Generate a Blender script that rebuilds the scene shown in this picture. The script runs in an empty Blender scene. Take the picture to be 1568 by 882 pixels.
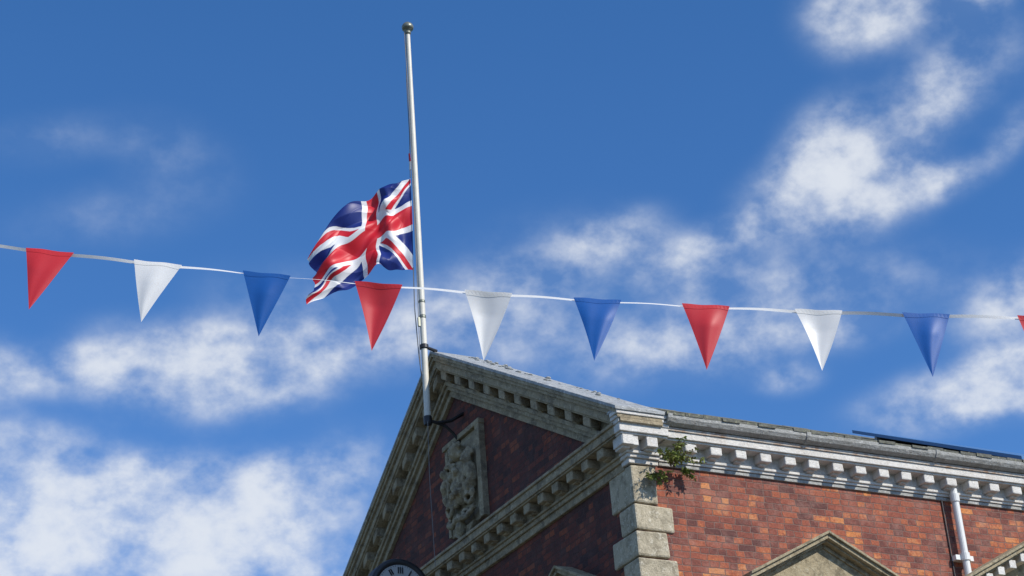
import bpy, bmesh, math, random
from mathutils import Vector, Matrix, Quaternion
random.seed(7)
scene = bpy.context.scene
col = scene.collection
scene.view_settings.view_transform = 'Standard'
scene.view_settings.look = 'None'
scene.view_settings.exposure = 0

# ------------------------------------------------------------------ helpers
def empty(name):
    e = bpy.data.objects.new(name, None); col.objects.link(e); return e

def mk(name, verts, faces, mat=None, parent=None, bevel=0.0, smooth=False):
    me = bpy.data.meshes.new(name)
    me.from_pydata([tuple(v) for v in verts], [], faces)
    bm = bmesh.new(); bm.from_mesh(me)
    bmesh.ops.recalc_face_normals(bm, faces=bm.faces)
    bm.to_mesh(me); bm.free()
    o = bpy.data.objects.new(name, me); col.objects.link(o)
    if mat: me.materials.append(mat)
    if parent: o.parent = parent
    if smooth:
        for p in me.polygons: p.use_smooth = True
    if bevel > 0:
        b = o.modifiers.new('bev', 'BEVEL'); b.width = bevel; b.segments = 2
        b.limit_method = 'ANGLE'; b.angle_limit = math.radians(35)
    return o

class Acc:
    def __init__(s): s.v = []; s.f = []
    def add(s, v, f):
        n = len(s.v); s.v += [tuple(p) for p in v]; s.f += [tuple(i+n for i in q) for q in f]
    def box(s, x0, x1, y0, y1, z0, z1, j=0.0):
        r = lambda: random.uniform(-j, j)
        v = [(x+r(), y+r(), z+r()) for x in (x0, x1) for y in (y0, y1) for z in (z0, z1)]
        s.add(v, [(0,1,3,2),(4,6,7,5),(0,4,5,1),(2,3,7,6),(0,2,6,4),(1,5,7,3)])
    def prism(s, pts, fn, a, b):
        n = len(pts)
        v = [fn(p, a) for p in pts] + [fn(p, b) for p in pts]
        f = [tuple(range(n)), tuple(range(2*n-1, n-1, -1))]
        for i in range(n):
            k = (i+1) % n; f.append((i, k, k+n, i+n))
        s.add(v, f)
    def tube(s, p0, p1, r0, r1=None, n=12):
        r1 = r0 if r1 is None else r1
        p0 = Vector(p0); p1 = Vector(p1); d = (p1-p0).normalized()
        a = d.orthogonal().normalized(); b = d.cross(a)
        v = []
        for p, r in ((p0, r0), (p1, r1)):
            for i in range(n):
                t = 2*math.pi*i/n
                v.append(p + a*math.cos(t)*r + b*math.sin(t)*r)
        f = [tuple(range(n)), tuple(range(2*n-1, n-1, -1))]
        for i in range(n):
            k = (i+1) % n; f.append((i, k, k+n, i+n))
        s.add(v, f)
    def path(s, pts, r, n=8):
        for i in range(len(pts)-1): s.tube(pts[i], pts[i+1], r, r, n)
    def lathe(s, prof, origin, axis='z', n=28, caps=True):
        v = []; f = []
        o = Vector(origin)
        for r, h in prof:
            for i in range(n):
                t = 2*math.pi*i/n
                c, q = r*math.cos(t), r*math.sin(t)
                p = Vector((c, q, h)) if axis == 'z' else Vector((c, h, q))
                v.append(o+p)
        for j in range(len(prof)-1):
            for i in range(n):
                k = (i+1) % n
                f.append((j*n+i, j*n+k, (j+1)*n+k, (j+1)*n+i))
        if caps:
            f.append(tuple(range(n))); f.append(tuple(range((len(prof)-1)*n, len(prof)*n)))
        s.add(v, f)
    def ball(s, c, rx, ry, rz, n=12, m=8, rot=0.0):
        v = []; f = []
        for j in range(m+1):
            ph = math.pi*j/m
            for i in range(n):
                t = 2*math.pi*i/n
                x = rx*math.sin(ph)*math.cos(t); y = ry*math.sin(ph)*math.sin(t); z = rz*math.cos(ph)
                y, z = y*math.cos(rot)-z*math.sin(rot), y*math.sin(rot)+z*math.cos(rot)
                v.append((c[0]+x, c[1]+y, c[2]+z))
        for j in range(m):
            for i in range(n):
                k = (i+1) % n
                f.append((j*n+i, j*n+k, (j+1)*n+k, (j+1)*n+i))
        s.add(v, f)
    def make(s, name, mat, parent=None, bevel=0.0, smooth=False):
        return mk(name, s.v, s.f, mat, parent, bevel, smooth)

FX = lambda p, x: (x, p[0], p[1])     # profile in (y,z), extruded along x
FY = lambda p, y: (p[0], y, p[1])     # profile in (x,z), extruded along y

# ------------------------------------------------------------------ materials
def newmat(name):
    m = bpy.data.materials.new(name); m.use_nodes = True
    nt = m.node_tree; nt.nodes.clear()
    out = nt.nodes.new('ShaderNodeOutputMaterial')
    b = nt.nodes.new('ShaderNodeBsdfPrincipled')
    nt.links.new(b.outputs[0], out.inputs[0])
    return m, nt, b, out

def noise(nt, vec, scale, detail=4, rough=0.6, dist=0.0):
    n = nt.nodes.new('ShaderNodeTexNoise')
    n.inputs['Scale'].default_value = scale; n.inputs['Detail'].default_value = detail
    n.inputs['Roughness'].default_value = rough; n.inputs['Distortion'].default_value = dist
    if vec is not None: nt.links.new(vec, n.inputs['Vector'])
    return n.outputs['Fac']

def ramp(nt, fac, stops, interp='LINEAR'):
    r = nt.nodes.new('ShaderNodeValToRGB'); r.color_ramp.interpolation = interp
    e = r.color_ramp.elements
    while len(e) < len(stops): e.new(0.5)
    for i, (p, c) in enumerate(stops):
        e[i].position = p; e[i].color = (c[0], c[1], c[2], 1)
    nt.links.new(fac, r.inputs[0]); return r.outputs[0]

def mixc(nt, fac, a, b, mode='MIX'):
    m = nt.nodes.new('ShaderNodeMix'); m.data_type = 'RGBA'; m.blend_type = mode
    def put(sock, val):
        if isinstance(val, bpy.types.NodeSocket): nt.links.new(val, sock)
        elif isinstance(val, (int, float)): sock.default_value = val
        else: sock.default_value = (val[0], val[1], val[2], 1)
    put(m.inputs[0], fac); put(m.inputs[6], a); put(m.inputs[7], b)
    return m.outputs[2]

def math_(nt, op, a, b=None, c=None, clamp=False):
    m = nt.nodes.new('ShaderNodeMath'); m.operation = op; m.use_clamp = clamp
    for i, v in enumerate((a, b, c)):
        if v is None: continue
        if isinstance(v, bpy.types.NodeSocket): nt.links.new(v, m.inputs[i])
        else: m.inputs[i].default_value = v
    return m.outputs[0]

def bump(nt, b, h, strength=0.5, dist=0.01):
    n = nt.nodes.new('ShaderNodeBump'); n.inputs['Strength'].default_value = strength
    n.inputs['Distance'].default_value = dist
    nt.links.new(h, n.inputs['Height']); nt.links.new(n.outputs[0], b.inputs['Normal'])

def texco(nt): return nt.nodes.new('ShaderNodeTexCoord').outputs['Object']

def brick_mat(name, tones, mortar, patch, pamt=0.55):
    m, nt, b, out = newmat(name)
    tc = texco(nt)
    sep = nt.nodes.new('ShaderNodeSeparateXYZ'); nt.links.new(tc, sep.inputs[0])
    geo = nt.nodes.new('ShaderNodeNewGeometry')
    sn = nt.nodes.new('ShaderNodeSeparateXYZ'); nt.links.new(geo.outputs['True Normal'], sn.inputs[0])
    ax = math_(nt, 'GREATER_THAN', math_(nt, 'ABSOLUTE', sn.outputs[0]), 0.5)
    hx = math_(nt, 'ADD', math_(nt, 'MULTIPLY', sep.outputs[1], ax),
               math_(nt, 'MULTIPLY', sep.outputs[0], math_(nt, 'SUBTRACT', 1.0, ax)))
    wn = nt.nodes.new('ShaderNodeTexNoise'); wn.inputs['Scale'].default_value = 8; wn.inputs['Detail'].default_value = 4
    nt.links.new(tc, wn.inputs['Vector'])
    ws = nt.nodes.new('ShaderNodeSeparateColor'); nt.links.new(wn.outputs['Color'], ws.inputs[0])
    wob = math_(nt, 'MULTIPLY', math_(nt, 'SUBTRACT', ws.outputs[0], 0.5), 0.030)
    wob2 = math_(nt, 'MULTIPLY', math_(nt, 'SUBTRACT', ws.outputs[1], 0.5), 0.06)
    cmb = nt.nodes.new('ShaderNodeCombineXYZ')
    nt.links.new(math_(nt, 'ADD', hx, wob2), cmb.inputs[0]); nt.links.new(math_(nt, 'ADD', sep.outputs[2], wob), cmb.inputs[1])
    br = nt.nodes.new('ShaderNodeTexBrick')
    nt.links.new(cmb.outputs[0], br.inputs['Vector'])
    br.inputs['Color1'].default_value = (0,0,0,1); br.inputs['Color2'].default_value = (1,1,1,1)
    br.inputs['Mortar'].default_value = (0.5,0.5,0.5,1)
    br.inputs['Scale'].default_value = 1.0; br.inputs['Mortar Size'].default_value = 0.0065
    br.inputs['Mortar Smooth'].default_value = 0.5; br.inputs['Bias'].default_value = 0.0
    br.inputs['Brick Width'].default_value = 0.215; br.inputs['Row Height'].default_value = 0.076
    br.offset = 0.5; br.squash = 0.55; br.squash_frequency = 2
    large = noise(nt, tc, 1.6, 4, 0.65)
    mid = noise(nt, tc, 16, 4, 0.7)
    val = math_(nt, 'ADD', math_(nt, 'MULTIPLY', br.outputs['Color'], 0.85), math_(nt, 'MULTIPLY', math_(nt, 'SUBTRACT', large, 0.46), 1.35))
    val = math_(nt, 'ADD', val, math_(nt, 'MULTIPLY', math_(nt, 'SUBTRACT', mid, 0.5), 0.65), clamp=True)
    c = ramp(nt, val, tones)
    fine = noise(nt, tc, 50, 5, 0.75)
    c = mixc(nt, 0.8, c, ramp(nt, fine, [(0.3, (0.45,0.42,0.42)), (0.7, (1.3,1.25,1.2))]), 'MULTIPLY')
    pt = ramp(nt, noise(nt, tc, 3.2, 7, 0.75), [(0.48, (0,0,0)), (0.68, (pamt,)*3)])
    c = mixc(nt, pt, c, patch)
    mc = mixc(nt, mid, mortar, tuple(v*0.4 for v in mortar))
    c = mixc(nt, math_(nt, 'MULTIPLY', br.outputs['Fac'], 0.85), c, mc)
    nt.links.new(c, b.inputs['Base Color']); b.inputs['Roughness'].default_value = 0.92
    h = math_(nt, 'ADD', math_(nt, 'MULTIPLY', br.outputs['Fac'], -1.0), math_(nt, 'MULTIPLY', mid, 0.9))
    bump(nt, b, h, 0.9, 0.014)
    return m

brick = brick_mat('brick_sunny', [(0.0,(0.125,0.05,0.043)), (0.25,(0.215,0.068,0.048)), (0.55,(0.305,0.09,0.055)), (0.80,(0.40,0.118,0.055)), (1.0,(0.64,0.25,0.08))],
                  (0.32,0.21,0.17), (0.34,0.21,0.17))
brick_front_shaded = brick_mat('brick_front_shaded', [(0.0,(0.06,0.028,0.028)), (0.3,(0.11,0.036,0.030)), (0.7,(0.17,0.045,0.030)), (1.0,(0.32,0.09,0.04))],
                  (0.12,0.07,0.06), (0.10,0.06,0.055), 0.6)  # darker copy of the side brick, with the gable's shade in its tones

def stone_mat(name, base, dark, lichen, s=1.0, rough=0.9, damt=0.85, lamt=0.7):
    m, nt, b, out = newmat(name)
    tc = texco(nt)
    n1 = noise(nt, tc, 3.0*s, 5, 0.65)
    c = mixc(nt, n1, base, tuple(v*0.7 for v in base))
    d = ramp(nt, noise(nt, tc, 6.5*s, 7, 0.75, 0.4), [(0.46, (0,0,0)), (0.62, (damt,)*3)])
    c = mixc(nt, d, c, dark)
    n3 = noise(nt, tc, 15*s, 6, 0.7)
    l = ramp(nt, n3, [(0.54, (0,0,0)), (0.64, (lamt,)*3)])
    c = mixc(nt, l, c, lichen)
    f = noise(nt, tc, 60, 4, 0.7)
    c = mixc(nt, 0.5, c, ramp(nt, f, [(0.3,(0.55,)*3), (0.7,(1.2,)*3)]), 'MULTIPLY')
    nt.links.new(c, b.inputs['Base Color']); b.inputs['Roughness'].default_value = rough
    bump(nt, b, math_(nt, 'ADD', n3, math_(nt, 'MULTIPLY', f, 0.3)), 0.8, 0.02)
    return m
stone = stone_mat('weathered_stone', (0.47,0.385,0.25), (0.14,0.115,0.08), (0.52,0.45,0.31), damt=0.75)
stone_q = stone_mat('quoin_stone', (0.60,0.52,0.37), (0.20,0.17,0.115), (0.68,0.62,0.49), 1.0, damt=0.7)
stone_p = stone_mat('pediment_stone', (0.46,0.38,0.24), (0.14,0.115,0.07), (0.50,0.45,0.32), 1.2, damt=0.75)
white = stone_mat('white_painted_stone', (0.82,0.79,0.73), (0.50,0.44,0.37), (0.84,0.81,0.76), 0.9, 0.6, 0.5, 0.5)
rusty = stone_mat('rust_streaked_edge', (0.66,0.60,0.52), (0.34,0.17,0.08), (0.72,0.68,0.62), 0.9, 0.7, 0.8, 0.5)
lead = stone_mat('lead_flashing', (0.44,0.46,0.46), (0.20,0.20,0.18), (0.66,0.66,0.63), 1.0, 0.6, 0.7)
slate = stone_mat('lichen_slate', (0.17,0.17,0.14), (0.08,0.08,0.06), (0.32,0.32,0.20), 1.5, 0.8)
gutter_m = stone_mat('grey_gutter', (0.46,0.46,0.43), (0.22,0.21,0.18), (0.56,0.55,0.52), 1.3, 0.6, 0.6)

def plain(name, c, rough=0.5, metal=0.0, var=0.25, sc=8, bmp=0.0):
    m, nt, b, out = newmat(name)
    tc = texco(nt)
    n = noise(nt, tc, sc, 4, 0.65)
    cc = mixc(nt, n, tuple(v*(1-var) for v in c), tuple(min(1, v*(1+var)) for v in c))
    nt.links.new(cc, b.inputs['Base Color'])
    b.inputs['Roughness'].default_value = rough; b.inputs['Metallic'].default_value = metal
    if bmp: bump(nt, b, n, bmp, 0.01)
    return m
iron = plain('black_iron', (0.02,0.02,0.022), 0.45)
pole_m = plain('white_pole_paint', (0.66,0.63,0.54), 0.45, 0, 0.2, 6)
finial_m = plain('finial_bronze', (0.20,0.21,0.17), 0.4, 0.4)
rope_m = plain('rope', (0.22,0.22,0.22), 0.9)
pipe_m = plain('white_downpipe', (0.76,0.75,0.72), 0.4, 0, 0.12)
face_m = plain('clock_face_white', (0.42,0.43,0.42), 0.4, 0, 0.08)
glass_m = plain('window_glass', (0.03,0.04,0.05), 0.08)
frame_m = plain('window_frame', (0.7,0.7,0.68), 0.5, 0, 0.05)
panel_m = plain('solar_glass', (0.06,0.17,0.36), 0.35, 0, 0.1)
leaf_m = plain('leaf', (0.20,0.24,0.05), 0.6, 0, 0.6, 25)
stem_m = plain('stem', (0.14,0.08,0.05), 0.8)
asphalt = plain('asphalt', (0.05,0.05,0.05), 0.9, 0, 0.3, 30, 0.4)
paving = plain('paving', (0.28,0.26,0.23), 0.9, 0, 0.2, 6, 0.3)
groundm = plain('ground_mat', (0.09,0.10,0.06), 0.95, 0, 0.4, 0.5)
linem = plain('road_paint', (0.7,0.7,0.68), 0.8, 0, 0.1)

def cloth(name, c=None, attr=None, trans=0.3):
    m, nt, b, out = newmat(name)
    nt.nodes.remove(b)
    d = nt.nodes.new('ShaderNodeBsdfDiffuse'); t = nt.nodes.new('ShaderNodeBsdfTranslucent')
    g = nt.nodes.new('ShaderNodeBsdfGlossy'); g.inputs['Roughness'].default_value = 0.45
    mx = nt.nodes.new('ShaderNodeMixShader'); mx.inputs[0].default_value = trans
    mx2 = nt.nodes.new('ShaderNodeMixShader'); mx2.inputs[0].default_value = 0.04
    nt.links.new(d.outputs[0], mx.inputs[1]); nt.links.new(t.outputs[0], mx.inputs[2])
    nt.links.new(mx.outputs[0], mx2.inputs[1]); nt.links.new(g.outputs[0], mx2.inputs[2])
    nt.links.new(mx2.outputs[0], out.inputs[0])
    if attr:
        a = nt.nodes.new('ShaderNodeAttribute'); a.attribute_name = attr; src = a.outputs['Color']
    else:
        tc = texco(nt)
        src = mixc(nt, noise(nt, tc, 12, 5, 0.6), tuple(v*0.85 for v in c), c)
    nt.links.new(src, d.inputs['Color']); nt.links.new(src, t.inputs['Color'])
    return m
c_red = cloth('bunting_red', (0.72,0.035,0.045), trans=0.25)
c_white = cloth('bunting_white', (0.90,0.89,0.86), trans=0.22)
c_blue = cloth('bunting_blue', (0.010,0.125,0.46), trans=0.25)
c_tape = cloth('bunting_tape', (0.84,0.84,0.82), trans=0.2)
flag_m = cloth('union_flag_cloth', attr='jack', trans=0.18)

# ------------------------------------------------------------------ camera (standing in the square, zoomed in)
AZ = math.radians(28.5); PITCH = math.radians(26.4); ROLL = math.radians(4.3)
CAM = Vector((-10.45, -16.83, 1.6))
head = Vector((math.sin(AZ), math.cos(AZ), 0)); right = Vector((math.cos(AZ), -math.sin(AZ), 0)); Z = Vector((0,0,1))
fwd = head*math.cos(PITCH) + Z*math.sin(PITCH); up0 = -head*math.sin(PITCH) + Z*math.cos(PITCH)
R = right*math.cos(ROLL) - up0*math.sin(ROLL); U = right*math.sin(ROLL) + up0*math.cos(ROLL)
cd = bpy.data.cameras.new('camera'); cam = bpy.data.objects.new('camera', cd); col.objects.link(cam)
M = Matrix((R, U, -fwd)).transposed().to_4x4(); M.translation = CAM
cam.matrix_world = M
cd.lens = 67.6; cd.sensor_width = 36; cd.clip_end = 6000; cd.clip_start = 0.1
scene.camera = cam

# ------------------------------------------------------------------ building
hall = empty('brick_town_hall')
YC = 4.24; MF = 0.91; YL = YC + YC*MF; LEN = 15.0; SL = 0.583
EO = 0.29; ZE = 9.69; DZ = 0.085
def ztop(y): return ZE + SL*(y+EO)

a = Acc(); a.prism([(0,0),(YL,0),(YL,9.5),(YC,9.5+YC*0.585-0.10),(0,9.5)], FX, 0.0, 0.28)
a.make('gable_wall', brick_front_shaded, hall)
a = Acc(); a.prism([(0.003,0),(YL-0.003,0),(YL-0.003,9.5),(YC,11.55),(0.003,9.5)], FX, 0.004, LEN)
a.make('body_walls', brick, hall)
RE = 9.675; rs = 0.499
a = Acc()
a.prism([(-0.30,RE),(YC,RE+rs*(YC+0.30)),(YC,RE-0.1+rs*(YC+0.30)),(-0.30,RE-0.08)], FX, 0.305, LEN+0.1)
a.prism([(YL+0.30,RE),(YC,RE+0.001+rs*(YC+0.30)),(YC,RE-0.1+rs*(YC+0.30)),(YL+0.30,RE-0.08)], FX, 0.305, LEN+0.1)
a.make('roof', slate, hall)
a = Acc()
x = 0.32
while x < LEN:
    w = 0.24
    a.box(x, x+w-0.01, -0.34+random.uniform(-0.015,0.015), 0.1, RE-0.015, RE+0.014+random.uniform(0,0.018), 0.003); x += w
a.make('eave_slates', slate, hall)
a = Acc(); x = 0.32
zr = RE+rs*(YC+0.30)
while x < LEN:
    a.prism([(YC-0.12,zr-0.05),(YC,zr+0.02+random.uniform(0,.01)),(YC+0.12,zr-0.05)], FX, x, x+0.44); x += 0.45
a.make('ridge_tiles', slate, hall)

def mir(y): return YC + (YC-y)*MF
def chev(acc, v0, v1, x0, x1, zc=9.53, ye=-EO):
    def zt(y): return ztop(y)-v0
    def zb(y): return ztop(y)-v1
    yb = (zc+v1-ZE)/SL-EO
    if zt(ye) > zc:
        if zb(ye) >= zc: pts = [(ye,zt(ye)),(YC,zt(YC)),(YC,zb(YC)),(ye,zb(ye))]
        else: pts = [(ye,zt(ye)),(YC,zt(YC)),(YC,zb(YC)),(yb,zc),(ye,zc)]
    else:
        yt = (zc+v0-ZE)/SL-EO
        pts = [(yt,zc),(YC,zt(YC)),(YC,zb(YC)),(yb,zc)]
    acc.prism(pts, FX, x0, x1)
    acc.prism([(mir(p[0]), p[1]) for p in pts][::-1], FX, x0+0.001, x1-0.001)

a = Acc()
chev(a, 0.02, 0.07, -0.315, 0.29)
chev(a, 0.068, 0.12, -0.29, 0.29)
chev(a, 0.118, 0.225, -0.255, 0.29)
chev(a, 0.223, 0.25, -0.235, 0.28)
chev(a, 0.248, 0.40, -0.075, 0.20)
chev(a, 0.398, 0.46, -0.13, 0.20)
chev(a, 0.458, 0.52, -0.10, 0.20)
chev(a, 0.518, 0.62, -0.055, 0.20)
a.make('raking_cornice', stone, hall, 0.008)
a = Acc()
chev(a, -0.02, 0.024, -0.325, 0.31, ye=-EO-0.03)
a.make('rake_flashing', lead, hall, 0.008)
a = Acc()
for k in range(10):
    for sgn in (1, -1):
        y0 = 0.42 + k*0.40; w = 0.16
        def q(y): return y if sgn > 0 else mir(y)
        yy = [y0, y0+w]
        pts = [(q(yy[0]), ztop(yy[0])-0.245),(q(yy[1]), ztop(yy[1])-0.245),(q(yy[1]), ztop(yy[1])-0.375),(q(yy[0]), ztop(yy[0])-0.375)]
        a.prism(pts, FX, -0.22, 0.0)
        pts = [(q(yy[0]+0.02), ztop(yy[0]+.02)-0.365),(q(yy[1]-0.02), ztop(yy[1]-.02)-0.365),(q(yy[1]-0.02), ztop(yy[1]-.02)-0.40),(q(yy[0]+0.02), ztop(yy[0]+.02)-0.40)]
        a.prism(pts, FX, -0.15, 0.0)
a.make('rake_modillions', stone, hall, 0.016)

bands = [(0.045, 9.03, 9.12), (0.075, 9.118, 9.17), (0.10, 9.168, 9.20), (0.065, 9.198, 9.33), (0.24, 9.328, 9.35), (0.26, 9.348, 9.44), (0.285, 9.438, 9.475)]
a = Acc()
for o, z0, z1 in bands:
    a.box(-o, 0.20, -o+0.13, YL+o, z0+DZ, z1+DZ)
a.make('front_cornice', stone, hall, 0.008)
a = Acc(); y = 0.20
while y < YL:
    a.box(-0.22, 0.0, y, y+0.15, 9.215+DZ, 9.33+DZ); a.box(-0.16, 0.0, y+0.02, y+0.13, 9.195+DZ, 9.222+DZ); y += 0.36
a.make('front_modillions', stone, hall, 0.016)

# painted corner return
a = Acc()
for o, z0, z1 in [(0.050, 9.07, 9.13), (0.08, 9.128, 9.17), (0.105, 9.168, 9.20), (0.07, 9.198, 9.33), (0.225, 9.328, 9.352), (0.25, 9.35, 9.445), (0.265, 9.443, 9.49), (0.285, 9.488, 9.53), (0.30,9.528,9.575)]:
    a.box(-o-0.004, 0.31+o*0.25, -o-0.004, -o+0.16, z0+DZ, z1+DZ)
    a.box(0.0, 0.31+o*0.25, -o-0.003, 0.1, z0+0.001+DZ, z1-0.001+DZ)
for xx in (-0.205, 0.10):
    a.box(xx, xx+0.14, -0.22, 0.0, 9.215+DZ, 9.335+DZ); a.box(xx+.02, xx+0.12, -0.16, 0.0, 9.19+DZ, 9.222+DZ)
a.box(-0.212, 0.0, -0.21, -0.08, 9.214+DZ, 9.334+DZ)
a.make('corner_cornice_return', white, hall, 0.008)
a = Acc(); a.box(-0.31, 0.40, -0.32, -0.1, 9.572+DZ, 9.605+DZ, 0.004)
a.make('corner_lead_cap', lead, hall, 0.01)

# side cornice
a = Acc()
for o, z0, z1 in [(0.040, 9.135, 9.17), (0.062, 9.168, 9.20), (0.04, 9.198, 9.33), (0.20, 9.328, 9.352), (0.225, 9.35, 9.43)]:
    a.box(0.33, LEN, -o, 0.1, z0+DZ, z1+DZ)
a.make('side_cornice', white, hall, 0.006)
a = Acc(); a.box(0.33, LEN, -0.243, 0.1, 9.428+DZ, 9.47+DZ); a.make('side_cornice_top_edge', rusty, hall, 0.005)
a = Acc(); x = 0.62
while x < LEN:
    j = random.uniform(-.008, .008)
    a.box(x+j, x+0.15+j, -0.185, 0.0, 9.225+DZ, 9.335+DZ, 0.003); a.box(x+.03+j, x+0.12+j, -0.12, 0.0, 9.20+DZ, 9.235+DZ); x += 0.33
a.make('side_modillions', white, hall, 0.014)
a = Acc()
for k in range(8):
    x0 = 0.36 + k*1.85
    a.prism([(p[0], p[1]+DZ) for p in [(-0.26,9.475),(-0.31,9.50),(-0.335,9.54),(-0.34,9.58),(-0.325,9.582),(-0.24,9.50),(-0.1,9.475)]], FX, x0, x0+1.847)
    a.prism([(p[0], p[1]+DZ) for p in [(-0.262,9.468),(-0.325,9.50),(-0.347,9.54),(-0.352,9.586),(-0.30,9.582),(-0.1,9.47)]], FX, x0-0.03, x0+0.03)
a.make('gutter', gutter_m, hall, 0.004)
a = Acc(); a.box(0.35, LEN, -0.024, 0.02, 9.175, 9.215)
a.make('string_band', gutter_m, hall, 0.006)

# quoins
a = Acc(); z = 9.15; k = 0
while z > 0.3:
    h = 0.305 if k else 0.45
    long_ = (k % 2 == 1)
    sx = 0.46 if long_ else 0.35
    sy = 0.30 if long_ else 0.50
    if k == 0: sx, sy = 0.30, 0.46
    p = 0.035
    a.box(-p+random.uniform(-.008,.008), sx+random.uniform(-.012,.012), -p+random.uniform(-.008,.008), sy, z-h+0.007, z-0.005, 0.008)
    z -= h; k += 1
z = 9.1; k = 0
while z > 0.3:
    a.box(-0.035, 0.4, YL-(0.3 if k % 2 else 0.5), YL+0.035, z-0.30, z-0.004, 0.004); z -= 0.305; k += 1
a.make('quoins', stone_q, hall, 0.024)

# downpipe
a = Acc()
px = 4.40
a.tube((px,-0.10,9.30),(px,-0.10,0.1),0.043,0.043,16)
a.tube((px,-0.10,9.235),(px,-0.10,9.14),0.058,0.054,16)
for zz in (8.50, 6.6, 4.8, 3.0):
    a.tube((px,-0.10,zz),(px,-0.10,zz-0.09),0.057,0.057,16)
    a.box(px-0.13, px+0.13, -0.09, 0.0, zz-0.08, zz-0.02)
a.make('downpipe', pipe_m, hall, 0.0)
a = Acc(); a.path([(px-0.13,-0.012,9.2),(px-0.125,-0.012,6.0),(px-0.13,-0.012,2.0)], 0.009, 6); a.make('pipe_shadow_line', iron, hall)  # thin dark line standing in for the downpipe's shadow on the wall

def ped(axis, c, zap, hw, out, name, big=False):
    s = 0.51
    F = FY if axis == 'y' else FX
    def B(acc, u0, u1, o0, o1, z0, z1):
        if axis == 'y': acc.box(u0, u1, -o1, -o0, z0, z1)
        else: acc.box(-o1, -o0, u0, u1, z0, z1)
    def zt(u): return zap - abs(u-c)*s
    a = Acc()
    for v0, v1, o in [(0.0,0.035,out+0.02),(0.033,0.085,out-0.01),(0.083,0.11,out-0.06),(0.108,0.16,0.075)]:
        for sg in (1,-1):
            u1 = c + sg*hw
            a.prism([(c,zap-v0),(u1,zt(u1)-v0),(u1,zt(u1)-v1),(c,zap-v1)], F, -o-(0.001 if sg>0 else 0), 0.02)
    zb = zt(c+hw)
    a.prism([(c-hw+0.1,zb-0.10),(c+hw-0.1,zb-0.10),(c,zap-0.10)], F, -0.05, 0.02)
    B(a, c-hw, c+hw, -0.02, out, zb-0.17, zb-0.085)
    B(a, c-hw+0.05, c+hw-0.05, -0.02, out-0.06, zb-0.22, zb-0.168)
    B(a, c-hw+0.12, c+hw-0.12, -0.02, 0.08, zb-0.46, zb-0.218)
    for sg in (1,-1):
        B(a, c+sg*(hw-0.22)-0.08, c+sg*(hw-0.22)+0.08, 0, 0.15, zb-0.60, zb-0.215)
        B(a, c+sg*(hw-0.22)-0.09, c+sg*(hw-0.22)+0.09, 0, 0.06, zb-2.6, zb-0.60)
    B(a, c-hw, c+hw, -0.02, 0.16, zb-2.72, zb-2.60)
    a.make(name, stone_p, hall, 0.006)
    if big:
        d = Acc()
        for i in range(12):
            for sg in (1,-1):
                xx = c+sg*(0.12+i*0.19)
                if abs(xx-c) > hw-0.1: continue
                z1 = zt(xx)-0.112
                B(d, xx-0.05, xx+0.05, 0, out-0.05, z1-0.10, z1)
        d.make(name+'_dentils', white, hall, 0.006)
    b = Acc(); B(b, c-hw+0.33, c+hw-0.33, -0.02, 0.02, zb-2.6, zb-0.46); b.make(name+'_glass', glass_m, hall)
    b = Acc(); w0, w1 = c-hw+0.31, c+hw-0.31
    for uu in (w0, c-0.025, w1-0.05): B(b, uu, uu+0.05, 0.01, 0.05, zb-2.6, zb-0.46)
    for i in range(5): B(b, w0, w1, 0.012, 0.045, zb-2.6+i*0.525, zb-2.56+i*0.525)
    b.make(name+'_frame', frame_m, hall)
ped('y', 2.38, 8.55, 1.12, 0.21, 'window_surround')
ped('y', 6.10, 9.12, 2.06, 0.44, 'entrance_bay_pediment', True)
ped('y', 9.9, 8.54, 1.12, 0.21, 'far_window_surround')
ped('y', 12.8, 8.54, 1.12, 0.21, 'end_window_surround')
ped('x', 1.50, 8.47, 0.95, 0.21, 'front_window_surround')
ped('x', 4.24, 7.9, 0.95, 0.21, 'front_middle_window_surround')
ped('x', 6.75, 8.47, 0.95, 0.21, 'front_left_window_surround')

a = Acc()
for i in range(46):
    y = random.choice([random.uniform(2.8,4.15), random.uniform(0,4.1)])
    r = random.uniform(0.008, 0.030)
    a.ball((random.uniform(0.05,0.30), y, ztop(y)+0.020), r*1.5, r*1.8, r*0.7, 8, 5)
a.make('lichen_lumps', lead, hall, 0, True)

# solar panels
sp = empty('solar_panel')
def rz(y): return RE+rs*(y+0.30)+0.09
for i in range(5):
    x0 = 6.25+i*1.72
    a = Acc(); a.prism([(0.6,rz(0.6)),(3.9,rz(3.9)+0.02),(3.9,rz(3.9)-0.03),(0.6,rz(0.6)-0.06)], FX, x0, x0+1.70)
    a.make('panel_%d' % i, panel_m, sp, 0.004)
    a = Acc()
    for yy in (1.0, 3.4): a.box(x0+0.02, x0+1.68, yy, yy+0.05, rz(yy)-0.12, rz(yy)-0.02)
    a.make('rail_%d' % i, gutter_m, sp)

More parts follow.
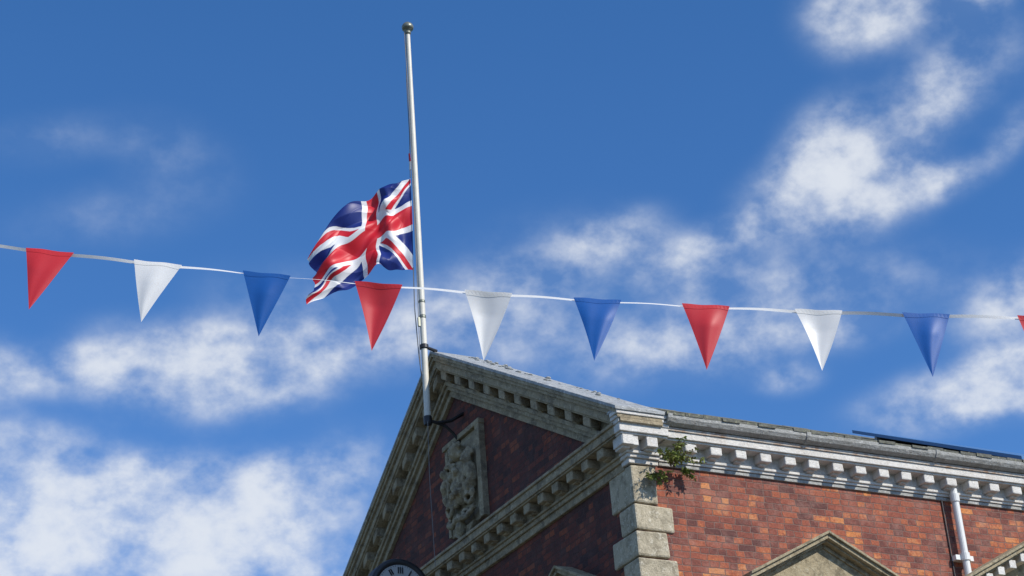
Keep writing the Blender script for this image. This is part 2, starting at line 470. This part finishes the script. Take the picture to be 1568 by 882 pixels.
# ------------------------------------------------------------------ carved coat of arms
arms = empty('carved_coat_of_arms')
a = Acc()
cy, cz = 4.00, 10.42
a.box(-0.04, 0.02, cy-0.50, cy+0.46, cz-0.62, cz+0.60)
a.box(-0.085, 0.02, cy-0.56, cy-0.44, cz-0.64, cz+0.66)
a.box(-0.06, 0.02, cy+0.44, cy+0.52, cz-0.60, cz+0.66)
a.box(-0.09, 0.02, cy-0.57, cy+0.53, cz+0.60, cz+0.67)
a.prism([(cy-0.30,cz-0.62),(cy+0.30,cz-0.62),(cy+0.1,cz-0.78),(cy-0.1,cz-0.78)], FX, -0.10, 0.02)
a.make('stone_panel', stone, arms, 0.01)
a = Acc()
a.ball((-0.08,cy,cz-0.02), 0.13, 0.19, 0.30, 20, 14)
def scroll(cy_, cz_, r, turns, sg, rad):
    pts = []
    for i in range(26):
        t = i/25*turns*2*math.pi; rr = r*(1-0.75*i/25)
        pts.append((-0.10-0.07*i/25, cy_+sg*rr*math.cos(t), cz_+rr*math.sin(t)))
    a.path(pts, rad, 7)
for sg in (1,-1):
    scroll(cy+sg*0.26, cz+0.24, 0.12, 1.5, sg, 0.032)
    scroll(cy+sg*0.27, cz-0.30, 0.13, 1.5, -sg, 0.032)
    scroll(cy+sg*0.12, cz-0.50, 0.09, 1.3, sg, 0.028)
    a.path([(-0.12,cy+sg*0.25,cz-0.28),(-0.17,cy+sg*0.22,cz-0.05),(-0.12,cy+sg*0.28,cz+0.2)], 0.04, 8)
    a.ball((-0.12,cy+sg*0.34,cz+0.02), 0.10, 0.07, 0.17, 12, 8, sg*0.3)
    a.ball((-0.16,cy+sg*0.31,cz+0.19), 0.085, 0.055, 0.065)
    a.ball((-0.13,cy+sg*0.34,cz-0.15), 0.08, 0.05, 0.12, 12, 8, -sg*0.5)
a.ball((-0.13,cy,cz+0.40), 0.12, 0.12, 0.12)
for t in (-0.13,-0.065,0,0.065,0.13):
    a.ball((-0.17,cy+t,cz+0.49-abs(t)*0.3), 0.035,0.025,0.055)
a.tube((-0.14,cy-0.15,cz+0.33),(-0.14,cy+0.15,cz+0.33),0.04)
for (dy,dz,r) in ((-.06,.10,.055),(.07,.06,.055),(0,-.10,.06),(.05,-.2,.04),(-.06,-.18,.045),(0,.18,.05)):
    a.ball((-0.21,cy+dy,cz+dz), 0.045, r, r*1.1)
a.path([(-0.12,cy-0.38,cz-0.46),(-0.16,cy-0.2,cz-0.56),(-0.18,cy,cz-0.52),(-0.16,cy+0.2,cz-0.56),(-0.12,cy+0.38,cz-0.46)], 0.04, 8)
a.ball((-0.13,cy,cz-0.64),0.08,0.08,0.10)
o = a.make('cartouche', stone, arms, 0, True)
rm = o.modifiers.new('rm','REMESH'); rm.mode='VOXEL'; rm.voxel_size=0.012; rm.use_smooth_shade=True
tx = bpy.data.textures.new('carve','CLOUDS'); tx.noise_scale = 0.07
dm = o.modifiers.new('d','DISPLACE'); dm.texture = tx; dm.strength = 0.045; dm.mid_level = 0.5

# ------------------------------------------------------------------ flagpole
fp = empty('flagpole')
PX, PY = -0.49, 4.07
a = Acc()
a.lathe([(0.043,11.22),(0.042,12.6),(0.040,14.2),(0.036,15.8),(0.030,17.30)], (PX,PY,0), 'z', 24, caps=False)
a.make('shaft', pole_m, fp, 0, True)
a = Acc()
a.lathe([(0.035,17.26),(0.045,17.28),(0.045,17.31),(0.03,17.32),(0.03,17.34),(0.078,17.35),(0.085,17.375),(0.085,17.40),(0.07,17.43),(0.045,17.455),(0.02,17.47),(0.001,17.475)], (PX,PY,0))
a.make('finial', finial_m, fp, 0, True)
a = Acc()
a.lathe([(0.001,11.18),(0.05,11.19),(0.056,11.22),(0.056,11.30),(0.046,11.31),(0.044,11.31)], (PX,PY,0), n=18)
a.path([(PX,PY,11.25),(-0.36,PY-0.01,11.23),(-0.18,PY-0.03,11.27),(0.02,PY-0.06,11.40)], 0.024, 8)
a.path([(-0.36,PY,11.23),(-0.24,PY,11.20),(-0.14,PY,11.12),(-0.06,PY,11.02),(0.02,PY,10.98)], 0.02, 8)
a.lathe([(0.045,12.27),(0.060,12.28),(0.060,12.33),(0.045,12.34)], (PX,PY,0), n=18)
a.path([(PX,PY,12.31),(-0.28,PY+0.06,12.30)], 0.022, 8)
a.make('pole_brackets', iron, fp)
a = Acc()
a.lathe([(0.043,12.72),(0.047,12.73),(0.047,12.76),(0.043,12.77)], (PX,PY,0), n=18)
a.lathe([(0.043,12.95),(0.046,12.96),(0.046,12.98),(0.043,12.99)], (PX,PY,0), n=18)
a.box(PX-0.07, PX-0.03, PY-0.015, PY+0.015, 12.60, 12.73)
a.make('cleat', finial_m, fp)
left = -right
def fl(s, z, n=0.0): return Vector((PX,PY,0)) + left*s + head*n + Z*z
a = Acc()
a.path([fl(0.03,17.33), fl(0.055,16.4), fl(0.05,15.6), fl(0.07,14.9)], 0.006, 6)
a.path([fl(0.05,17.30,-0.02), fl(0.035,15.9,-0.03), fl(0.04,14.9,-0.03), fl(0.045,13.4,-0.03), fl(0.06,12.0,-0.03), fl(0.04,11.9,-0.03)], 0.005, 6)
a.path([fl(0.09,13.5), fl(0.10,12.9), fl(0.075,12.2), fl(0.05,11.85)], 0.007, 6)
a.path([fl(0.0,11.25,-0.05), fl(0.01,10.4,-0.12), fl(-0.01,9.2,-0.2)], 0.004, 6)
a.make('halyard', rope_m, fp)
a = Acc()
a.tube(fl(0.062,15.15), fl(0.068,15.28), 0.016, 0.012, 8); a.make('toggle_knot_red', c_red, fp)
a = Acc()
a.tube(fl(0.066,15.02), fl(0.062,15.15), 0.014, 0.016, 8); a.make('toggle_knot_white', c_white, fp)

# ------------------------------------------------------------------ flag
def herm(us, ps, u):
    n = len(us)
    i = max(j for j in range(n-1) if us[j] <= u or j == 0)
    def tan(k):
        if k == 0: return (ps[1]-ps[0])/(us[1]-us[0])
        if k == n-1: return (ps[-1]-ps[-2])/(us[-1]-us[-2])
        return (ps[k+1]-ps[k-1])/(us[k+1]-us[k-1])
    h = us[i+1]-us[i]; t = (u-us[i])/h
    return (2*t**3-3*t**2+1)*ps[i] + (t**3-2*t**2+t)*h*tan(i) + (-2*t**3+3*t**2)*ps[i+1] + (t**3-t**2)*h*tan(i+1)
us = [0, .25, .5, .72, .88, 1.0]
rows = {1.0: [(.07,14.88),(.34,14.78),(.60,14.67),(1.04,14.38),(1.29,14.06),(1.52,13.70)],
        0.5: [(.07,14.31),(.34,14.19),(.63,14.02),(1.02,13.72),(1.24,13.57),(1.42,13.42)],
        0.0: [(.09,13.46),(.34,13.49),(.64,13.45),(1.01,13.22),(1.28,13.11),(1.52,12.98)]}
def jack(u, v):
    x = (u-0.5)*60; y = (v-0.5)*30
    RED=(0.70,0.02,0.035,1); WH=(0.88,0.87,0.86,1); BL=(0.012,0.03,0.20,1)
    if abs(x) < 3 or abs(y) < 3: return RED
    if abs(x) < 5 or abs(y) < 5: return WH
    c = math.cos(math.atan(0.5))
    sgn = 1 if x*y > 0 else -1
    s = (y - sgn*x/2)*c
    if abs(s) < 3:
        if x < 0 and -2 < s < 0: return RED
        if x > 0 and 0 < s < 2: return RED
        return WH
    return BL
def crease(t):
    f = t - math.floor(t); return 1 - abs(2*f-1)**0.8*2
NU, NV = 400, 210
verts = []; cols = []
for j in range(NV+1):
    v = j/NV
    l0 = (v-.5)*(v-1)/(.5); l5 = v*(v-1)/(-.25); l1 = v*(v-.5)/.5
    for i in range(NU+1):
        u = i/NU
        s = sum(l*herm(us, [p[0] for p in rows[k]], u) for l, k in ((l0,0.0),(l5,0.5),(l1,1.0)))
        z = sum(l*herm(us, [p[1] for p in rows[k]], u) for l, k in ((l0,0.0),(l5,0.5),(l1,1.0)))
        am = min(1, u*3)
        n = -0.10*u + am*(0.060*math.sin(2*math.pi*(1.75*u+0.35*v)+0.6) + 0.035*math.sin(2*math.pi*(3.6*u-0.8*v)+1.0)
             + 0.02*math.sin(2*math.pi*(1.2*u+3.1*v)))
        n += 0.030*am*crease(1.3*v + 2.1*u + 0.25*math.sin(5*u)) + 0.020*am*crease(3.4*v - 1.9*u + 0.3*math.sin(7*v)+0.2)
        n += 0.020*(1-u)*math.sin(2*math.pi*(4.5*v+1.5*u))*min(1,u*6)
        z += am*(0.026*math.sin(2*math.pi*(2.6*u+0.3*v)+.5) + 0.014*math.sin(2*math.pi*(5.3*u-1.1*v)))
        s += am*(0.022*math.sin(2*math.pi*(2.6*v+u)) + 0.016*math.sin(2*math.pi*(4.1*v-2*u)))*u
        verts.append(fl(s, z, n)); cols.append(jack(u, v))
faces = [(j*(NU+1)+i, j*(NU+1)+i+1, (j+1)*(NU+1)+i+1, (j+1)*(NU+1)+i) for j in range(NV) for i in range(NU)]
uf = mk('union_jack_flag', verts, faces, flag_m, None, 0, True)
ca = uf.data.color_attributes.new('jack', 'FLOAT_COLOR', 'POINT')
for i, c in enumerate(cols): ca.data[i].color = c

# ------------------------------------------------------------------ wall clock
ck = empty('wall_clock')
CX, CY, CZ = -1.0, 4.13, 8.90
a = Acc()
a.lathe([(0.32,-0.11),(0.35,-0.135),(0.395,-0.13),(0.41,-0.10),(0.40,-0.06),(0.385,0.0),(0.40,0.06),(0.41,0.10),(0.395,0.13),(0.35,0.135),(0.32,0.11)], (CX,CY,CZ), 'y', 48)
a.make('drum', iron, ck, 0, True)
a = Acc(); a.lathe([(0.325,-0.118),(0.325,-0.112)], (CX,CY,CZ), 'y', 48); a.lathe([(0.325,0.112),(0.325,0.118)], (CX,CY,CZ), 'y', 48)
a.make('faces', face_m, ck)
a = Acc()
for side in (-1, 1):
    for h in range(12):
        t = math.radians(h*30)*(-side); nst = [3,1,2,3,2,1,2,3,4,2,1,2][h]
        for k in range(nst):
            off = (k-(nst-1)/2)*0.028
            d = Vector((math.sin(t),0,math.cos(t))); e = Vector((math.cos(t),0,-math.sin(t)))
            p0 = Vector((CX,CY+side*0.121,CZ)) + d*0.215 + e*off; p1 = p0 + d*0.078
            a.tube(p0, p1, 0.0095, 0.0095, 5)
    for m in range(60):
        t = math.radians(m*6); d = Vector((math.sin(t),0,math.cos(t)))
        p0 = Vector((CX,CY+side*0.121,CZ)) + d*0.304; a.tube(p0, p0+d*0.014, 0.003, 0.003, 4)
    for t, L, w in ((math.radians(128),0.16,0.012),(math.radians(205),0.25,0.009)):
        d = Vector((math.sin(t),0,math.cos(t))); c0 = Vector((CX,CY+side*0.126,CZ)); a.tube(c0-d*0.04, c0+d*L, w, w*0.4, 6)
a.make('numerals_and_hands', iron, ck)
a = Acc()
a.path([(-0.60,CY,CZ),(0.0,CY,CZ)], 0.035, 10); a.path([(-0.75,CY,CZ-0.32),(-0.4,CY,CZ-0.5),(0.0,CY,CZ-0.75)], 0.025, 8)
a.box(-0.04, 0.0, CY-0.1, CY+0.1, CZ-0.9, CZ+0.12)
a.make('bracket', iron, ck)

# ------------------------------------------------------------------ weeds on the cornice
def weed(name, base, n_st, L, spread, seed, down=0.0):
    rnd = random.Random(seed)
    e = empty(name); s = Acc(); lf = Acc()
    for k in range(n_st):
        p = Vector(base) + Vector((rnd.uniform(-.04,.04), 0, rnd.uniform(-.03,.03)))
        d = Vector((rnd.uniform(-1,1)*spread, -rnd.uniform(0.2,0.8), rnd.uniform(0.1,1.0)-down)).normalized()
        l = L*rnd.uniform(0.5,1.0); m = 8
        for i in range(m):
            q = p + d*l/m; s.tube(p, q, 0.004, 0.003, 5); p = q
            d = (d + Vector((rnd.uniform(-.3,.3), rnd.uniform(-.2,.1), rnd.uniform(-.35,.12)))).normalized()
            if i < 1: continue
            for _ in range(4):
                ld = Vector((rnd.uniform(-1,1), rnd.uniform(-1,.5), rnd.uniform(-.8,.5))).normalized()
                ll = rnd.uniform(0.03,0.065); w = ll*0.24
                sd = ld.cross(Vector((rnd.uniform(-1,1),rnd.uniform(-1,1),1))).normalized()*w
                mid = p + ld*ll*0.5 + Vector((0,0,0.006))
                lf.add([p, mid+sd, p+ld*ll, mid-sd], [(0,1,2,3)])
    s.make('stems', stem_m, e); lf.make('leaves', leaf_m, e)
weed('buddleia_plant', (0.45,-0.12,9.15), 20, 0.42, 1.1, 3)
weed('buddleia_plant', (0.24,-0.06,9.02), 8, 0.26, 0.7, 5, 0.7)
weed('buddleia_plant', (0.66,-0.04,9.12), 4, 0.16, 0.6, 8, 0.8)

# ------------------------------------------------------------------ bunting
bt = empty('bunting')
def world(a_, b_, z_): return Vector((CAM.x, CAM.y, 0)) + right*a_ + head*b_ + Z*(z_)
A0, A1 = -2.453, 2.457
def strp(a_):
    t = (a_-A0)/(A1-A0)
    return world(a_, 8.16+0.318*t+0.10*t*(1-t), 6.08-0.64*t-0.24*t*(1-t))
N = 900; tv = []; tf = []
a0, a1 = -9.0, 9.0
for i in range(N+1):
    aa = a0+(a1-a0)*i/N; p = strp(aa)
    tw = 0.9*math.sin(aa*2.3+0.5)*math.sin(aa*0.9) + 0.35
    p = p + Z*0.004*math.sin(aa*12.0)
    d = Z*math.cos(tw) + head*math.sin(tw)
    wd = 0.0080
    tv += [p+d*wd, p-d*wd]
    if i: tf.append((2*i-2, 2*i-1, 2*i+1, 2*i))
mk('tape', tv, tf, c_tape, bt)
k_ = 4.91/1568
starts = [A0+s_*k_ for s_ in (40,205,371,542,710,877,1043,1216,1381,1558)]
apx = [.038,.047,.071,.066,.069,.069,.079,.085,.085,.09]
drop = [.345,.345,.340,.350,.355,.352,.355,.332,.352,.345]
lst = []
cs = [c_red, c_white, c_blue]
for i, s_ in enumerate(starts): lst.append((s_, apx[i], drop[i], i % 3))
for i in range(1, 13):
    lst.append((starts[0]-0.526*i, 0.04+random.uniform(-.02,.03), .345, (-i) % 3))
    if i < 12: lst.append((starts[-1]+0.526*i, 0.09+random.uniform(-.02,.03), .345, i % 3))
for idx, (aL, ap, dr, ci) in enumerate(lst):
    W = 0.229; m = 24; vs = []; fs = []
    pL = strp(aL); pR = strp(aL+W)
    apex = pL + right*ap + head*random.uniform(-0.06, 0.05)
    apex.z = pL.z - dr
    ph = random.uniform(0, 6.28); cur = random.uniform(0.008, 0.018)*random.choice([-1,1])
    def P(q, t, lift=0.0):
        top = pL.lerp(pR, q) + Z*(0.008 + 0.002*math.sin(q*9+ph))
        p = top.lerp(apex, t)
        e = min(1, 3*t)*(1-t)
        wob = cur*math.sin(math.pi*q)*e*1.5 + 0.004*math.sin(2*math.pi*(q*1.5+t*0.5)+ph)*e
        return p - head*(wob+0.010+lift) + right*(0.006*math.sin(math.pi*t)*math.cos(ph))
    for r in range(m+1):
        for c in range(m+1): vs.append(P(c/m, r/m))
    for r in range(m):
        for c in range(m):
            i0 = r*(m+1)+c; fs.append((i0, i0+1, i0+m+2, i0+m+1))
    mk('pennant_%d' % idx, vs, fs, cs[ci], bt, 0, True)
    hv = []; hf = []
    for c in range(13):
        q = c/12
        hv += [P(q, 0.0, 0.0012), P(q, 0.07+0.010*math.sin(q*5+ph), 0.0012)]
        if c: hf.append((2*c-2, 2*c-1, 2*c+1, 2*c))
    mk('hem_%d' % idx, hv, hf, cs[ci], bt)

# ------------------------------------------------------------------ ground
a = Acc(); a.add([(-3000,-3000,0),(3000,-3000,0),(3000,3000,0),(-3000,3000,0)], [(0,1,2,3)]); a.make('ground', groundm)
a = Acc(); a.add([(-300,-60,0.004),(300,-60,0.004),(300,-3.0,0.004),(-300,-3.0,0.004)], [(0,1,2,3)]); a.make('road', asphalt)
pv = empty('pavement')
a = Acc(); a.box(-4, 40, -3.0, -0.002, -0.1, 0.12); a.box(-4, -0.002, 0.0, 40, -0.1, 0.121); a.make('slabs', paving, pv, 0.01)
a = Acc()
for i in range(-20, 20): a.add([(i*5,-9.05,0.008),(i*5+2.5,-9.05,0.008),(i*5+2.5,-8.93,0.008),(i*5,-8.93,0.008)], [(0,1,2,3)])
a.make('road_markings', linem)

# ------------------------------------------------------------------ light
EL = math.radians(38); S2 = Vector((0.4512,-0.8924,0)).normalized()
S = S2*math.cos(EL) + Z*math.sin(EL)
sd = bpy.data.lights.new('sun', 'SUN'); sd.energy = 4.3; sd.angle = math.radians(0.6); sd.color = (1.0, 0.94, 0.85)
so = bpy.data.objects.new('sun', sd); col.objects.link(so)
so.rotation_euler = S.to_track_quat('Z','Y').to_euler(); so.location = (20,-40,40)

# ------------------------------------------------------------------ sky
w = bpy.data.worlds.new('World'); scene.world = w; w.use_nodes = True
try:
    w.cycles.sampling_method = 'MANUAL'; w.cycles.sample_map_resolution = 256
except Exception: pass
nt = w.node_tree; nt.nodes.clear()
wo = nt.nodes.new('ShaderNodeOutputWorld'); bg = nt.nodes.new('ShaderNodeBackground')
nt.links.new(bg.outputs[0], wo.inputs[0]); bg.inputs['Strength'].default_value = 0.1
sky = nt.nodes.new('ShaderNodeTexSky'); sky.sky_type = 'NISHITA'; sky.sun_disc = False
sky.sun_elevation = EL; sky.sun_rotation = math.atan2(S2.x, S2.y)
sky.air_density = 1.0; sky.dust_density = 0.3; sky.ozone_density = 2.0
tcn = nt.nodes.new('ShaderNodeTexCoord'); D = tcn.outputs['Generated']
sp_ = nt.nodes.new('ShaderNodeSeparateXYZ'); nt.links.new(D, sp_.inputs[0])
az = math_(nt, 'MULTIPLY', math_(nt, 'ARCTAN2', sp_.outputs[0], sp_.outputs[1]), 57.2958)
el = math_(nt, 'MULTIPLY', math_(nt, 'ARCSINE', sp_.outputs[2]), 57.2958)
X = math_(nt, 'MULTIPLY', math_(nt, 'SUBTRACT', az, 28.5), 0.9)
cb = nt.nodes.new('ShaderNodeCombineXYZ'); nt.links.new(X, cb.inputs[0]); nt.links.new(el, cb.inputs[1])
# cumulus groups: (azimuth offset, elevation, half-width, half-height, tilt, density)
blobs = [(11.4,33.1,1.8,1.4,0,.80),(13.8,33.5,2.2,1.5,10,.52),(13.3,30.3,1.6,1.3,0,.68),(15.1,31.4,1.8,1.6,0,.36),(15.6,32.8,.9,.5,0,.4),
 (10.1,29.6,1.8,1.3,25,.82),(8.9,28.5,2.2,1.1,18,.72),(6.4,27.2,2.4,.7,10,.56),(10.6,27.7,2.6,1.1,5,.85),(13.2,27.9,1.1,.7,10,.58),(12.2,29.0,1.2,1.0,10,.38),(15.2,28.7,1.5,.6,40,.50),
 (1.5,26.7,3.6,1.8,5,.52),(3.3,27.7,1.8,.8,10,.42),(5.2,26.2,1.8,.9,0,.26),(-1.3,25.2,2.8,1.8,0,.48),(3.4,24.2,3.2,1.2,0,.62),(6.6,24.2,2.8,1.3,-5,.52),(7.4,25.9,3.0,1.2,0,.38),
 (10.5,25.2,3.3,1.3,0,.36),(14.2,23.5,1.9,1.3,0,.64),(15.4,24.6,1.8,1.0,0,.50),(12.3,21.6,3.0,1.0,5,.95),(14.8,21.8,2.4,1.1,5,.95),(7.8,22.8,1.0,.5,0,.55),(9.6,24.0,1.8,.7,0,.36),
 (-4.7,25.1,2.8,1.3,10,.54),(-7.6,24.7,3.0,1.4,0,.66),(-10.4,24.7,2.8,1.2,-3,.64),(-12.8,24.2,2.0,.9,0,.54),(-9.0,23.3,3.4,.8,0,.45),(-15.2,24.0,1.6,1.2,0,.55),(-7.0,26.6,2.6,1.0,0,.30),
 (-6.0,21.0,2.8,1.3,15,.80),(-9.3,20.6,3.4,1.5,0,.88),(-12.6,20.5,3.2,1.5,0,.88),(-15.4,19.8,3.0,1.6,0,.88),(-8.5,18.4,6.5,1.9,0,.80),(-14.0,18.4,4.5,1.6,0,.75),(-14.0,22.3,2.4,.7,0,.50),
 (-13.8,30.9,1.9,.8,10,.30),(-10.2,30.7,2.2,1.1,-15,.28),(-11.8,28.8,3.4,1.0,10,.25)]
tot = None
for (bx, by, ra, rb, tl, wt) in blobs:
    mp = nt.nodes.new('ShaderNodeMapping'); mp.vector_type = 'TEXTURE'
    mp.inputs['Location'].default_value = (bx, by, 0); mp.inputs['Rotation'].default_value = (0,0,math.radians(tl))
    mp.inputs['Scale'].default_value = (ra, rb, 1)
    nt.links.new(cb.outputs[0], mp.inputs['Vector'])
    ln = nt.nodes.new('ShaderNodeVectorMath'); ln.operation = 'LENGTH'; nt.links.new(mp.outputs[0], ln.inputs[0])
    mr = nt.nodes.new('ShaderNodeMapRange'); mr.interpolation_type = 'SMOOTHSTEP'
    mr.inputs['From Min'].default_value = 0.0; mr.inputs['From Max'].default_value = 1.5
    mr.inputs['To Min'].default_value = wt; mr.inputs['To Max'].default_value = 0.0
    nt.links.new(ln.outputs['Value'], mr.inputs['Value'])
    tot = mr.outputs[0] if tot is None else math_(nt, 'ADD', tot, mr.outputs[0])
far = nt.nodes.new('ShaderNodeMapRange'); far.interpolation_type = 'SMOOTHSTEP'
far.inputs['From Min'].default_value = 18; far.inputs['From Max'].default_value = 26
far.inputs['To Min'].default_value = 0; far.inputs['To Max'].default_value = 1
nt.links.new(math_(nt, 'ABSOLUTE', X), far.inputs['Value'])
gen = math_(nt, 'MULTIPLY', far.outputs[0], math_(nt, 'MULTIPLY', noise(nt, D, 4.0, 3, 0.5), 0.8))
tot = math_(nt, 'ADD', tot, gen)
tot = math_(nt, 'MINIMUM', tot, 0.95)
st = nt.nodes.new('ShaderNodeMapping'); st.inputs['Scale'].default_value = (1, 1, 1.35); st.inputs['Location'].default_value = (0.37,0.11,0.2); nt.links.new(D, st.inputs['Vector'])
n1 = noise(nt, st.outputs[0], 30, 8, 0.56, 0.0)
n2 = noise(nt, st.outputs[0], 11, 2, 0.5, 0.0)
nn = math_(nt, 'ADD', math_(nt, 'MULTIPLY', math_(nt, 'SUBTRACT', n1, 0.5), 2.7), math_(nt, 'MULTIPLY', math_(nt, 'SUBTRACT', n2, 0.5), 0.5))
amp = math_(nt, 'MINIMUM', math_(nt, 'MULTIPLY', tot, 1.6), 1.0)
m_ = math_(nt, 'ADD', tot, math_(nt, 'MULTIPLY', nn, amp))
mr = nt.nodes.new('ShaderNodeMapRange'); mr.interpolation_type = 'SMOOTHSTEP'
mr.inputs['From Min'].default_value = -0.05; mr.inputs['From Max'].default_value = 1.40
nt.links.new(m_, mr.inputs['Value'])
halo = math_(nt, 'MULTIPLY', tot, 0.20)
mask = math_(nt, 'MULTIPLY', math_(nt, 'MAXIMUM', math_(nt, 'ADD', mr.outputs[0], math_(nt, 'MULTIPLY', halo, 0.4)), halo), 0.84, clamp=True)
el_n = nt.nodes.new('ShaderNodeMapRange'); el_n.inputs['From Min'].default_value = 14; el_n.inputs['From Max'].default_value = 35
nt.links.new(el, el_n.inputs['Value'])
tint = ramp(nt, el_n.outputs[0], [(0.0,(0.60,1.0,1.0)), (1.0,(0.48,0.98,0.985))])
tint = mixc(nt, 1.0, tint, (1.0,1.02,1.56), 'MULTIPLY')
skyc = mixc(nt, 1.0, sky.outputs[0], tint, 'MULTIPLY')
cc = ramp(nt, m_, [(0.2,(5.2,6.3,8.1)), (0.6,(6.5,7.2,8.4)), (1.0,(7.9,8.3,8.9))])
fin = mixc(nt, mask, skyc, cc)
nt.links.new(fin, bg.inputs['Color'])
